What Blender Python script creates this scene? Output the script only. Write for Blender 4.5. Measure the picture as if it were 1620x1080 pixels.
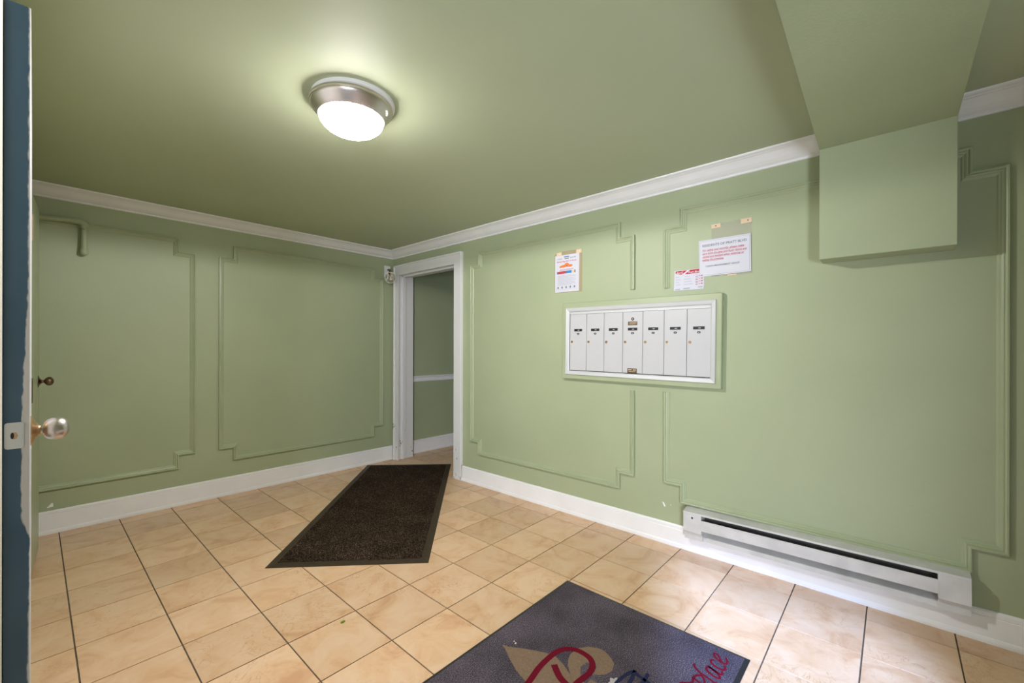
import bpy, bmesh, math, random
from mathutils import Vector, Matrix
random.seed(7)
for o in list(bpy.data.objects):
    bpy.data.objects.remove(o, do_unlink=True)
S = bpy.context.scene
C = S.collection

# ------------------------------------------------------------------ camera, world, sun, exposure
F_PX, YAW, ROLL, CY = 676.7, 0.84166, 0.00206, 11.28
cd = bpy.data.cameras.new('camera')
cam = bpy.data.objects.new('camera', cd); C.objects.link(cam)
fw = Vector((math.sin(YAW), math.cos(YAW), 0)); rt = Vector((math.cos(YAW), -math.sin(YAW), 0)); up = Vector((0, 0, 1))
c_, s_ = math.cos(ROLL), math.sin(ROLL)
r2 = rt * c_ + up * s_; u2 = up * c_ - rt * s_
m4 = Matrix(((r2.x, u2.x, -fw.x, 0), (r2.y, u2.y, -fw.y, 0), (r2.z, u2.z, -fw.z, 1.26), (0, 0, 0, 1)))
cam.matrix_world = m4
cd.sensor_fit = 'HORIZONTAL'; cd.sensor_width = 36.0; cd.lens = 36.0 * F_PX / 1620
cd.shift_y = CY / 1620; cd.clip_start = 0.01; cd.clip_end = 100
S.camera = cam
w = bpy.data.worlds.new('world'); S.world = w; w.use_nodes = True
w.node_tree.nodes['Background'].inputs[0].default_value = (0.70, 0.86, 1.15, 1)
w.node_tree.nodes['Background'].inputs[1].default_value = 0.12
sd = bpy.data.lights.new('sun', 'SUN'); sd.energy = 5.2; sd.angle = math.radians(5); sd.color = (0.56, 0.82, 1.55)
sun = bpy.data.objects.new('sun', sd); C.objects.link(sun)
sdir = Vector((0.92, 0.39, -0.66)).normalized()
sun.rotation_euler = sdir.to_track_quat('-Z', 'Y').to_euler(); sun.location = (-4, -2, 3)
LAMP = 60.0
# daylight stand-in: area lamp added outside the left wall, tilted up to the beam
ad = bpy.data.lights.new('daylight_fill', 'AREA'); ad.shape = 'RECTANGLE'; ad.size = 0.9; ad.size_y = 1.3; ad.energy = 150; ad.color = (0.90, 0.96, 1.06)
day = bpy.data.objects.new('daylight_fill', ad); C.objects.link(day); day.location = (-2.5, -2.25, 0.75)
day.rotation_euler = Vector((0.86, 0.50, 0.25)).to_track_quat('-Z', 'Y').to_euler()
# the bulbs of the ceiling fixture, shining down and sideways out of its dome
ld = bpy.data.lights.new('ceiling_bulb', 'SPOT'); ld.energy = 48; ld.spot_size = math.radians(178); ld.spot_blend = 0.10; ld.shadow_soft_size = 0.012; ld.color = (1.0, 0.97, 0.97)
lb = bpy.data.objects.new('ceiling_bulb', ld); C.objects.link(lb); lb.location = (0.935, 1.785, 2.185)
S.view_settings.view_transform = 'Standard'; S.view_settings.look = 'None'
S.view_settings.gamma = 1.0; S.view_settings.use_curve_mapping = False
S.view_settings.exposure = 0.50

# ------------------------------------------------------------------ dimensions
XW, YW, ZC, XL, YF = 2.745, 4.27, 2.348, -0.06, -1.6
TH = 0.20

# ------------------------------------------------------------------ materials
def mat(name, col, rough=0.5, metal=0.0, spec=0.5):
    m = bpy.data.materials.new(name); m.use_nodes = True
    b = m.node_tree.nodes['Principled BSDF']
    b.inputs['Base Color'].default_value = (*col, 1); b.inputs['Roughness'].default_value = rough
    b.inputs['Metallic'].default_value = metal; b.inputs['Specular IOR Level'].default_value = spec
    return m
def N(m, t, **kw):
    n = m.node_tree.nodes.new(t)
    for k, v in kw.items():
        if k in n.inputs: n.inputs[k].default_value = v
        else: setattr(n, k, v)
    return n
def L(m, a, b): m.node_tree.links.new(a, b)
def ramp(m, src, stops):
    r = N(m, 'ShaderNodeValToRGB')
    while len(r.color_ramp.elements) < len(stops): r.color_ramp.elements.new(0.5)
    for e, (p, c) in zip(r.color_ramp.elements, stops):
        e.position = p; e.color = (*c, 1) if len(c) == 3 else c
    L(m, src, r.inputs[0]); return r
def noisy(name, col, col2, scale=3.0, rough=0.5, bump=0.0, bscale=200, metal=0.0, spec=0.5, detail=4, dist=0.01, lo=0.35, hi=0.65):
    m = mat(name, col, rough, metal, spec); b = m.node_tree.nodes['Principled BSDF']
    g = N(m, 'ShaderNodeNewGeometry')
    n = N(m, 'ShaderNodeTexNoise', Scale=scale, Detail=detail); L(m, g.outputs['Position'], n.inputs['Vector'])
    r = ramp(m, n.outputs['Fac'], [(lo, col), (hi, col2)]); L(m, r.outputs[0], b.inputs['Base Color'])
    if bump:
        n2 = N(m, 'ShaderNodeTexNoise', Scale=bscale, Detail=2); L(m, g.outputs['Position'], n2.inputs['Vector'])
        bu = N(m, 'ShaderNodeBump', Strength=bump, Distance=dist); L(m, n2.outputs['Fac'], bu.inputs['Height'])
        L(m, bu.outputs[0], b.inputs['Normal'])
    return m
M = {}
M['green'] = noisy('green_paint', (0.375, 0.430, 0.270), (0.405, 0.460, 0.292), 1.6, 0.50, 0.12, 120, dist=0.004)
M['green_ceiling'] = noisy('green_ceiling_paint', (0.445, 0.50, 0.335), (0.47, 0.525, 0.355), 1.2, 0.58)
M['green_trim'] = noisy('green_trim_paint', (0.375, 0.430, 0.270), (0.405, 0.460, 0.292), 6, 0.36)
M['white'] = noisy('white_gloss_paint', (0.86, 0.86, 0.88), (0.90, 0.90, 0.92), 5, 0.32)
M['cream'] = noisy('cream_paint', (0.74, 0.70, 0.60), (0.78, 0.74, 0.64), 5, 0.4)
M['grout'] = noisy('grout', (0.10, 0.075, 0.05), (0.15, 0.115, 0.08), 30, 0.9)
M['nickel'] = mat('brushed_nickel', (0.60, 0.55, 0.52), 0.34, 1.0)
M['brass'] = mat('aged_brass', (0.62, 0.42, 0.22), 0.35, 1.0)
M['bronze'] = mat('dark_bronze', (0.22, 0.15, 0.10), 0.3, 1.0)
M['steel'] = mat('bright_steel', (0.70, 0.74, 0.82), 0.4, 0.5)
M['dark'] = mat('dark_gap', (0.02, 0.02, 0.02), 0.7)
M['black'] = mat('black_plastic', (0.012, 0.012, 0.012), 0.35)
M['enamel'] = noisy('heater_enamel', (0.56, 0.56, 0.555), (0.66, 0.66, 0.655), 9, 0.38)
M['fin'] = mat('fin_metal', (0.25, 0.25, 0.25), 0.5, 0.8)
M['silver'] = mat('anodised_aluminium', (0.60, 0.61, 0.62), 0.5, 0.15)
M['door_white'] = mat('letterbox_white', (0.56, 0.56, 0.575), 0.35)
M['paper'] = mat('paper', (0.64, 0.64, 0.72), 0.6)
M['ink_grey'] = mat('ink_grey', (0.16, 0.17, 0.2), 0.6)
M['ink_lightgrey'] = mat('ink_light_grey', (0.45, 0.46, 0.52), 0.6)
M['ink_red'] = mat('ink_red', (0.50, 0.05, 0.07), 0.6)
M['card_red'] = mat('card_red', (0.50, 0.008, 0.025), 0.65)
M['orange'] = mat('ink_orange', (0.75, 0.20, 0.04), 0.6)
M['blue_ink'] = mat('ink_blue', (0.03, 0.22, 0.55), 0.6)
M['tan'] = mat('tan_tab', (0.72, 0.55, 0.38), 0.6)
M['wood'] = noisy('bare_wood', (0.50, 0.32, 0.20), (0.62, 0.45, 0.30), 60, 0.7)
M['leaf'] = mat('green_leaf', (0.12, 0.20, 0.01), 0.5)
M['maroon'] = noisy('maroon_pile', (0.10, 0.004, 0.012), (0.19, 0.008, 0.025), 500, 0.95, spec=0.1)
M['tanpile'] = noisy('tan_pile', (0.17, 0.112, 0.072), (0.27, 0.19, 0.13), 420, 0.95, spec=0.1)
M['navy'] = noisy('navy_pile', (0.015, 0.018, 0.05), (0.03, 0.035, 0.09), 500, 0.95, spec=0.1)
M['palepile'] = noisy('pale_pile', (0.40, 0.36, 0.38), (0.55, 0.5, 0.5), 500, 0.95, spec=0.1)
M['rubber'] = noisy('brown_rubber', (0.030, 0.017, 0.008), (0.045, 0.028, 0.012), 40, 0.55)
M['rubber_black'] = mat('black_rubber', (0.014, 0.014, 0.016), 0.5)

def pile(name, a, b, c, scale, strength=0.8):
    m = mat(name, a, 1.0, 0, 0.1); B = m.node_tree.nodes['Principled BSDF']
    g = N(m, 'ShaderNodeNewGeometry')
    n = N(m, 'ShaderNodeTexNoise', Scale=scale, Detail=3, Roughness=0.7); L(m, g.outputs['Position'], n.inputs['Vector'])
    r = ramp(m, n.outputs['Fac'], [(0.40, a), (0.55, b), (0.68, c)])
    n3 = N(m, 'ShaderNodeTexNoise', Scale=5, Detail=3); L(m, g.outputs['Position'], n3.inputs['Vector'])
    r3 = ramp(m, n3.outputs['Fac'], [(0.35, (0.72, 0.72, 0.72)), (0.65, (1.15, 1.15, 1.15))])
    mx = N(m, 'ShaderNodeMix', data_type='RGBA', blend_type='MULTIPLY'); mx.inputs[0].default_value = 1
    L(m, r.outputs[0], mx.inputs[6]); L(m, r3.outputs[0], mx.inputs[7]); L(m, mx.outputs[2], B.inputs['Base Color'])
    bu = N(m, 'ShaderNodeBump', Strength=strength, Distance=0.004); L(m, n.outputs['Fac'], bu.inputs['Height']); L(m, bu.outputs[0], B.inputs['Normal'])
    return m
M['brown_pile'] = pile('brown_pile', (0.004, 0.002, 0.001), (0.026, 0.014, 0.007), (0.34, 0.24, 0.17), 230)
M['grey_pile'] = pile('grey_pile', (0.045, 0.035, 0.045), (0.115, 0.094, 0.116), (0.34, 0.31, 0.37), 260)

def tile_mat():
    m = mat('glazed_tile', (0.7, 0.5, 0.33), 0.30); B = m.node_tree.nodes['Principled BSDF']
    g = N(m, 'ShaderNodeNewGeometry'); oi = N(m, 'ShaderNodeObjectInfo')
    mul = N(m, 'ShaderNodeVectorMath', operation='SCALE'); mul.inputs['Scale'].default_value = 40
    cx = N(m, 'ShaderNodeCombineXYZ'); L(m, oi.outputs['Random'], cx.inputs[0]); L(m, oi.outputs['Random'], cx.inputs[2])
    L(m, cx.outputs[0], mul.inputs[0])
    add = N(m, 'ShaderNodeVectorMath', operation='ADD'); L(m, g.outputs['Position'], add.inputs[0]); L(m, mul.outputs[0], add.inputs[1])
    n = N(m, 'ShaderNodeTexNoise', Scale=5.5, Detail=6, Roughness=0.6, Distortion=1.2); L(m, add.outputs[0], n.inputs['Vector'])
    r = ramp(m, n.outputs['Fac'], [(0.30, (0.62, 0.355, 0.195)), (0.46, (0.73, 0.475, 0.285)), (0.62, (0.77, 0.54, 0.355))])
    # thin veins
    n2 = N(m, 'ShaderNodeTexNoise', Scale=8, Detail=5, Roughness=0.55, Distortion=1.6); L(m, add.outputs[0], n2.inputs['Vector'])
    r2_ = ramp(m, n2.outputs['Fac'], [(0.485, (1, 1, 1)), (0.50, (0.80, 0.71, 0.62)), (0.515, (1, 1, 1))])
    n4 = N(m, 'ShaderNodeTexNoise', Scale=3.2, Detail=1); L(m, add.outputs[0], n4.inputs['Vector'])
    r4 = ramp(m, n4.outputs['Fac'], [(0.48, (0, 0, 0)), (0.62, (1, 1, 1))])
    mx = N(m, 'ShaderNodeMix', data_type='RGBA', blend_type='MULTIPLY')
    L(m, r4.outputs[0], mx.inputs[0]); L(m, r.outputs[0], mx.inputs[6]); L(m, r2_.outputs[0], mx.inputs[7])
    # per-tile tint
    mr = N(m, 'ShaderNodeMapRange'); mr.inputs[3].default_value = 0.90; mr.inputs[4].default_value = 1.06
    L(m, oi.outputs['Random'], mr.inputs[0])
    hs = N(m, 'ShaderNodeHueSaturation'); L(m, mr.outputs[0], hs.inputs['Value']); L(m, mx.outputs[2], hs.inputs['Color'])
    L(m, hs.outputs[0], B.inputs['Base Color'])
    n5 = N(m, 'ShaderNodeTexNoise', Scale=9, Detail=4, Distortion=1.0); L(m, add.outputs[0], n5.inputs['Vector'])
    bu = N(m, 'ShaderNodeBump', Strength=0.25, Distance=0.01); L(m, n5.outputs['Fac'], bu.inputs['Height']); L(m, bu.outputs[0], B.inputs['Normal'])
    rr = N(m, 'ShaderNodeMapRange'); rr.inputs[3].default_value = 0.26; rr.inputs[4].default_value = 0.42
    L(m, n.outputs['Fac'], rr.inputs[0]); L(m, rr.outputs[0], B.inputs['Roughness'])
    return m
M['tile'] = tile_mat()

def blue_door_mat():
    # blue paint, a worn bare-white margin along the arris, wider around the latch
    m = mat('worn_blue_paint', (0.04, 0.08, 0.12), 0.4); B = m.node_tree.nodes['Principled BSDF']
    g = N(m, 'ShaderNodeNewGeometry'); sp = N(m, 'ShaderNodeSeparateXYZ'); L(m, g.outputs['Position'], sp.inputs[0])
    zr = N(m, 'ShaderNodeMapRange'); zr.inputs[1].default_value = 0; zr.inputs[2].default_value = 2.1; L(m, sp.outputs['Z'], zr.inputs[0])
    k = lambda v: (v, v, v)
    wz = ramp(m, zr.outputs[0], [(0.30, k(0.12)), (0.395, k(0.04)), (0.42, k(0.36)), (0.54, k(0.34)), (0.60, k(0.22)), (0.66, k(0.12)), (1.0, k(0.11))])
    n = N(m, 'ShaderNodeTexNoise', Scale=62, Detail=5); 
    mp = N(m, 'ShaderNodeMapping'); mp.inputs['Scale'].default_value = (1, 1, 0.55); L(m, g.outputs['Position'], mp.inputs[0]); L(m, mp.outputs[0], n.inputs['Vector'])
    xr = N(m, 'ShaderNodeMapRange'); xr.inputs[1].default_value = -0.004; xr.inputs[2].default_value = -0.045; L(m, sp.outputs['X'], xr.inputs[0])
    nr = N(m, 'ShaderNodeMath', operation='MULTIPLY_ADD'); nr.inputs[1].default_value = 0.20; nr.inputs[2].default_value = -0.10; L(m, n.outputs['Fac'], nr.inputs[0])
    ad = N(m, 'ShaderNodeMath', operation='ADD'); L(m, xr.outputs[0], ad.inputs[0]); L(m, nr.outputs[0], ad.inputs[1])
    lt = N(m, 'ShaderNodeMath', operation='SUBTRACT'); L(m, wz.outputs[0], lt.inputs[0]); L(m, ad.outputs[0], lt.inputs[1])
    st = ramp(m, lt.outputs[0], [(0.0, (0, 0, 0)), (0.06, (1, 1, 1))])
    n6 = N(m, 'ShaderNodeTexNoise', Scale=6, Detail=3); L(m, g.outputs['Position'], n6.inputs['Vector'])
    blue = ramp(m, n6.outputs['Fac'], [(0.3, (0.045, 0.105, 0.185)), (0.7, (0.062, 0.130, 0.215))])
    mx = N(m, 'ShaderNodeMix', data_type='RGBA'); L(m, st.outputs[0], mx.inputs[0]); L(m, blue.outputs[0], mx.inputs[6]); mx.inputs[7].default_value = (0.62, 0.62, 0.66, 1)
    L(m, mx.outputs[2], B.inputs['Base Color'])
    return m
M['blue'] = blue_door_mat()

def chipped_white():
    m = mat('chipped_white_paint', (0.75, 0.75, 0.74), 0.32); B = m.node_tree.nodes['Principled BSDF']
    g = N(m, 'ShaderNodeNewGeometry'); sp = N(m, 'ShaderNodeSeparateXYZ'); L(m, g.outputs['Position'], sp.inputs[0])
    n = N(m, 'ShaderNodeTexNoise', Scale=26, Detail=3, Roughness=0.6); mp = N(m, 'ShaderNodeMapping'); mp.inputs['Scale'].default_value = (1, 1, 0.45)
    L(m, g.outputs['Position'], mp.inputs[0]); L(m, mp.outputs[0], n.inputs['Vector'])
    zz = N(m, 'ShaderNodeMapRange'); zz.inputs[1].default_value = 1.3; zz.inputs[2].default_value = 0.0; zz.inputs[3].default_value = -0.10; zz.inputs[4].default_value = 0.055
    L(m, sp.outputs['Z'], zz.inputs[0])
    ad = N(m, 'ShaderNodeMath', operation='ADD'); L(m, n.outputs['Fac'], ad.inputs[0]); L(m, zz.outputs[0], ad.inputs[1])
    r = ramp(m, ad.outputs[0], [(0.70, (0.78, 0.78, 0.79)), (0.71, (0.06, 0.05, 0.045))]); L(m, r.outputs[0], B.inputs['Base Color'])
    return m
M['chipped'] = chipped_white()

def emit_mat():
    m = bpy.data.materials.new('lit_glass'); m.use_nodes = True; nt = m.node_tree
    b = nt.nodes['Principled BSDF']; b.inputs['Base Color'].default_value = (0.9, 0.88, 0.84, 1); b.inputs['Roughness'].default_value = 0.25
    b.inputs['Emission Color'].default_value = (1.0, 0.96, 0.93, 1); b.inputs['Emission Strength'].default_value = LAMP
    return m
M['lit'] = emit_mat()
def clear_mat(name, col, alpha):
    m = mat(name, col, 0.25); m.node_tree.nodes['Principled BSDF'].inputs['Alpha'].default_value = alpha; return m
M['sleeve'] = clear_mat('clear_plastic', (0.62, 0.60, 0.50), 0.22)
M['lens'] = mat('lamp_lens', (0.75, 0.75, 0.8), 0.08, 0.85)

# ------------------------------------------------------------------ helpers
def link(name, bm, m, parent=None, smooth=False, loc=None):
    me = bpy.data.meshes.new(name); bmesh.ops.recalc_face_normals(bm, faces=bm.faces); bm.to_mesh(me); bm.free()
    me.materials.append(m)
    if smooth:
        for p in me.polygons: p.use_smooth = True
        try: me.set_sharp_from_angle(angle=math.radians(35))
        except Exception: pass
    o = bpy.data.objects.new(name, me); C.objects.link(o)
    if parent: o.parent = parent
    if loc: o.location = loc
    return o
def box(bm, x0, x1, y0, y1, z0, z1, bev=0.0, seg=1):
    r = bmesh.ops.create_cube(bm, size=1.0)
    vs = r['verts']
    for v in vs:
        v.co = Vector(((x0 + x1) / 2 + v.co.x * (x1 - x0), (y0 + y1) / 2 + v.co.y * (y1 - y0), (z0 + z1) / 2 + v.co.z * (z1 - z0)))
    if bev:
        es = list({e for v in vs for e in v.link_edges})
        bmesh.ops.bevel(bm, geom=es, offset=bev, segments=seg, profile=0.5, affect='EDGES')
    return bm
def nb(*a, **k): return box(bmesh.new(), *a, **k)
def prism(bm, poly, fn, h0, h1):
    """extruded polygon: fn(u, v, h) -> world point"""
    a = [bm.verts.new(fn(u, v, h0)) for u, v in poly]; b = [bm.verts.new(fn(u, v, h1)) for u, v in poly]
    n = len(poly)
    bm.faces.new(a); bm.faces.new(b)
    for i in range(n): bm.faces.new((a[i], a[(i + 1) % n], b[(i + 1) % n], b[i]))
    return bm
def sweep(bm, path, prof, fn, closed=False):
    """sweep profile (offset, height) along a 2-D path with mitred corners; offset is to the left of travel"""
    n = len(path); P = [Vector(p) for p in path]; rings = []
    for i in range(n):
        d0 = (P[i] - P[i - 1]).normalized() if (closed or i > 0) else None
        d1 = (P[(i + 1) % n] - P[i]).normalized() if (closed or i < n - 1) else None
        if d0 is None: d0 = d1
        if d1 is None: d1 = d0
        n0 = Vector((-d0.y, d0.x)); n1 = Vector((-d1.y, d1.x)); mm = n0 + n1; mm = mm / (mm.dot(n0)) if mm.length > 1e-6 else n0
        rings.append([bm.verts.new(fn(P[i].x + mm.x * d, P[i].y + mm.y * d, h)) for d, h in prof])
    k = len(prof)
    for i in range(n if closed else n - 1):
        a, b = rings[i], rings[(i + 1) % n]
        for j in range(k): 
            bm.faces.new((a[j], a[(j + 1) % k], b[(j + 1) % k], b[j]))
    if not closed: bm.faces.new(rings[0]); bm.faces.new(rings[-1])
    return bm
def lathe(bm, prof, origin, axis, seg=32, cap=True):
    """profile (t along axis, radius)"""
    ax = Vector(axis).normalized(); q = ax.to_track_quat('Z', 'Y'); o = Vector(origin); rings = []
    for t, r in prof:
        if r < 1e-5: rings.append([bm.verts.new(o + ax * t)])
        else: rings.append([bm.verts.new(o + q @ Vector((r * math.cos(a), r * math.sin(a), t))) for a in [2 * math.pi * i / seg for i in range(seg)]])
    for a, b in zip(rings, rings[1:]):
        for i in range(seg):
            j = (i + 1) % seg
            if len(a) == 1 and len(b) == 1: continue
            if len(a) == 1: bm.faces.new((a[0], b[i], b[j]))
            elif len(b) == 1: bm.faces.new((a[i], a[j], b[0]))
            else: bm.faces.new((a[i], a[j], b[j], b[i]))
    if cap:
        for r in (rings[0], rings[-1]):
            if len(r) > 2: bm.faces.new(r)
    return bm
def tube(bm, pts, r, seg=16):
    P = [Vector(p) for p in pts]; rings = []
    for i, p in enumerate(P):
        d = ((P[min(i + 1, len(P) - 1)] - P[max(i - 1, 0)])).normalized(); q = d.to_track_quat('Z', 'Y')
        rings.append([bm.verts.new(p + q @ Vector((r * math.cos(a), r * math.sin(a), 0))) for a in [2 * math.pi * k / seg for k in range(seg)]])
    for a, b in zip(rings, rings[1:]):
        for k in range(seg):
            # match the closest start to avoid twisting
            bm.faces.new((a[k], a[(k + 1) % seg], b[(k + 1) % seg], b[k]))
    bm.faces.new(rings[0]); bm.faces.new(rings[-1])
    return bm
def empty(name, loc, label=None, cat=None, group=None, rot=(0, 0, 0)):
    o = bpy.data.objects.new(name, None); C.objects.link(o); o.location = loc; o.rotation_euler = rot; o.empty_display_size = 0.05
    if label: o['label'] = label
    if cat: o['category'] = cat
    if group: o['group'] = group
    return o
def struct(name, bm, m, label=None, parent=None, smooth=False):
    o = link(name, bm, m, parent, smooth); 
    if not parent: o['kind'] = 'structure'
    if label: o['label'] = label
    return o
def tag(o, label, cat, group=None):
    o['label'] = label; o['category'] = cat
    if group: o['group'] = group
    return o
def child(par, name, bm, m, smooth=False, label=None):
    """mesh written in world coordinates, parented to an (unrotated) thing or part"""
    o = link(name, bm, m, None, smooth)
    p = Vector((0, 0, 0)); q = par
    while q: p += Vector(q.location); q = q.parent
    o.parent = par; o.location = -p
    if label: o['label'] = label
    return o

# ------------------------------------------------------------------ room shell
X_LINES = [-0.19, 0.119, 0.424, 0.727, 1.034, 1.341, 1.647, 1.963, 2.282, 2.591, 2.905, 3.215, 3.525, 3.835, 4.145, 4.455]
Y_LINES = [4.43, 4.117, 3.817, 3.502, 3.190, 2.878, 2.566, 2.250, 1.929, 1.616, 1.314, 1.002, 0.697, 0.394, 0.097, -0.203, -0.512, -0.821, -1.130, -1.440, -1.75]
floor = struct('floor', nb(XL - 0.05, 4.35, YF, 4.35, -0.08, -0.004), M['grout'])
unit = bmesh.new(); box(unit, -0.5, 0.5, -0.5, 0.5, -1, 0, 0.0)
top = [e for e in unit.edges if all(v.co.z > -0.5 for v in e.verts)]
bmesh.ops.bevel(unit, geom=top, offset=0.005, segments=1, affect='EDGES')
tme = bpy.data.meshes.new('tile'); unit.to_mesh(tme); unit.free(); tme.materials.append(M['tile'])
G = 0.0028
for i in range(len(X_LINES) - 1):
    for j in range(len(Y_LINES) - 1):
        x0, x1 = X_LINES[i], X_LINES[i + 1]; y1, y0 = Y_LINES[j], Y_LINES[j + 1]
        hall = x0 >= XW - 0.01 or (x1 > XW and y0 > 2.9)
        if x0 < XL: x0 = XL - G
        if y1 > 4.29: y1 = 4.29
        if y0 < YF: y0 = YF
        if hall:
            if y0 < 2.85 or x1 > 4.36: continue
        else:
            x1 = min(x1, XW)
        if x1 - x0 < 0.03 or y1 - y0 < 0.03: continue
        t = bpy.data.objects.new('tile', tme); C.objects.link(t)
        t.location = ((x0 + x1) / 2, (y0 + y1) / 2, random.uniform(-0.0006, 0.0))
        t.scale = (x1 - x0 - 2 * G, y1 - y0 - 2 * G, 0.006); t.parent = floor
struct('ceiling', nb(XL - 0.05, 4.35, YF, 4.35, ZC, ZC + 0.1), M['green_ceiling'])
struct('wall_back', nb(XL - TH, XW + TH - 0.001, YW, YW + 0.12, 0, ZC), M['green'])
struct('wall_hall', nb(XW + TH, 4.35, 4.30, 4.42, 0, ZC), M['green'])
struct('wall_hall_end', nb(4.35, 4.45, 2.3, 4.42, 0, ZC), M['green'])
struct('wall_hall_side', nb(XW + TH, 4.45, 2.3, 2.42, 0, ZC), M['green'])
bm = bmesh.new()
box(bm, XW, XW + TH, YF, 3.16, 0, ZC); box(bm, XW, XW + TH, 4.19, YW, 0, ZC); box(bm, XW, XW + TH, 3.16, 4.19, 2.09, ZC)
struct('wall_right', bm, M['green'])
bm = bmesh.new()
box(bm, XL - TH, XL, 1.27, YW, 0, ZC); box(bm, XL - TH, XL, YF, -1.20, 0, ZC); box(bm, XL - TH, XL, -1.20, 1.27, 2.03, ZC)
struct('wall_left', bm, M['green'])
struct('wall_sun_blocker', nb(-1.32, -1.2, -0.60, 2.6, 0, 3.0), M['cream'])  # unseen wall added to block the sun from part of the opening
struct('wall_front', nb(XL - TH, XW + TH, YF - 0.12, YF, 0, ZC), M['green'])

# crown: profile (offset from wall, z)
CR = [(0.0, 2.272), (0.011, 2.272), (0.014, 2.276), (0.014, 2.283), (0.020, 2.286), (0.030, 2.291), (0.046, 2.302), (0.064, 2.318), (0.080, 2.330), (0.090, 2.333),
      (0.094, 2.336), (0.104, 2.337), (0.112, 2.341), (0.114, 2.348), (0.0, 2.348)]
flat = lambda x, y, h: (x, y, h)
crown_prof = [(-d, z) for d, z in CR]
struct('trim_1', sweep(bmesh.new(), [(XL, YW), (XW, YW), (XW, 0.20)], crown_prof, flat), M['white'], 'white crown moulding round the far corner')
struct('trim_2', sweep(bmesh.new(), [(XW, -0.10), (XW, YF)], crown_prof, flat), M['white'], 'white crown moulding beyond the ceiling beam')
BB = lambda t: [(0, 0), (-0.018, 0), (-0.0185, 0.012), (-0.0165, 0.022), (-0.0125, 0.027), (-0.012, t - 0.030), (-0.0095, t - 0.027), (-0.0115, t - 0.024), (-0.0115, t - 0.008), (-0.006, t - 0.001), (0, t)]
struct('baseboard_back', sweep(bmesh.new(), [(XL, YW), (XW - 0.018, YW)], BB(0.155), flat), M['white'])
struct('baseboard_right', sweep(bmesh.new(), [(XW, 3.080), (XW, YF)], BB(0.140), flat), M['white'])
struct('baseboard_hall', sweep(bmesh.new(), [(XW + TH, 4.30), (4.35, 4.30)], BB(0.156), flat), M['white'])
struct('trim_3', sweep(bmesh.new(), [(XW + TH, 4.30), (4.35, 4.30)], [(0, 0.855), (-0.012, 0.858), (-0.018, 0.868), (-0.018, 0.905), (-0.030, 0.915), (-0.030, 0.926), (-0.01, 0.930), (0, 0.930)], flat), M['white'], 'white chair rail on the hall wall')

# applied panel mouldings (outer outline, profile runs inwards)
PM = [(0.0, 0.0), (0.0, 0.016), (0.002, 0.0185), (0.008, 0.0195), (0.012, 0.0165), (0.0135, 0.0115), (0.018, 0.0125), (0.024, 0.0100), (0.0255, 0.0065), (0.032, 0.0050), (0.036, 0.0015), (0.037, 0.0)]
onR = lambda y, z, h: (XW - h, y, z)
onB = lambda x, z, h: (x, YW - h, z)
def frame_pts(a0, a1, z0, z1, n=0.107):
    # clockwise-free notched rectangle, counter-clockwise in (a, z)
    return [(a0 + n, z0), (a1 - n, z0), (a1 - n, z0 + n), (a1, z0 + n), (a1, z1 - n), (a1 - n, z1 - n), (a1 - n, z1), (a0 + n, z1), (a0 + n, z1 - n), (a0, z1 - n), (a0, z0 + n), (a0 + n, z0 + n)]
fa = frame_pts(1.323, 2.967, 0.284, 2.147)
pa = [(1.323, 0.975), fa[11 - 1], fa[11], fa[0], fa[1], fa[2], fa[3], fa[4], fa[5], fa[6], fa[7], fa[8], fa[9], (1.323, 1.666)]
pa[1] = (1.323, 0.284 + 0.107)
struct('trim_4', sweep(bmesh.new(), pa, PM, onR), M['green_trim'], 'notched panel moulding between doorway and letterboxes')
fb = frame_pts(-0.363, 1.118, 0.284, 2.147)
pb = [(1.118, 1.655), fb[4], fb[5], fb[6], fb[7], fb[8], fb[9], fb[10], fb[11], fb[0], fb[1], fb[2], fb[3], (1.118, 0.979)]
struct('trim_5', sweep(bmesh.new(), pb, PM, onR), M['green_trim'], 'notched panel moulding above the heater')
struct('trim_6', sweep(bmesh.new(), frame_pts(1.046, 2.607, 0.291, 2.140), PM, onB, True), M['green_trim'], 'complete notched panel moulding on the far wall')
fc = frame_pts(-0.65, 0.885, 0.294, 2.136)
pc = [(XL, 0.294), fc[1], fc[2], fc[3], fc[4], fc[5], fc[6], (XL, 2.136)]
struct('trim_7', sweep(bmesh.new(), pc, PM, onB), M['green_trim'], 'notched panel moulding running behind the pipe')

# doorway casing with back band, jambs
bm = bmesh.new()
xf = XW - 0.020
box(bm, xf, XW, 3.096, 3.197, 0, 2.19 - 0.012, 0.0015); box(bm, xf, XW, 4.155, 4.215, 0, 2.19 - 0.012, 0.0015); box(bm, xf - 0.0005, XW, 3.097, 4.214, 2.080, 2.178, 0.0015)
box(bm, XW - 0.034, XW, 3.080, 3.098, 0.145, 2.190, 0.004, 2); box(bm, XW - 0.034, XW, 4.212, 4.228, 0.0, 2.190, 0.004, 2); box(bm, XW - 0.0335, XW, 3.0805, 4.2275, 2.174, 2.1905, 0.004, 2)
box(bm, XW - 0.026, XW, 3.078, 3.197, 0.0, 0.024, 0.003)
struct('trim_8', bm, M['chipped'], 'white painted casing round the doorway, chipped near the floor')
bm = bmesh.new()
box(bm, XW - 0.004, XW + TH + 0.01, 4.185, 4.205, 0, 2.10, 0.001); box(bm, XW - 0.004, XW + TH + 0.01, 3.145, 3.165, 0, 2.10, 0.001)
box(bm, XW - 0.004, XW + TH + 0.01, 3.150, 4.20, 2.086, 2.11, 0.001)
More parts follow.
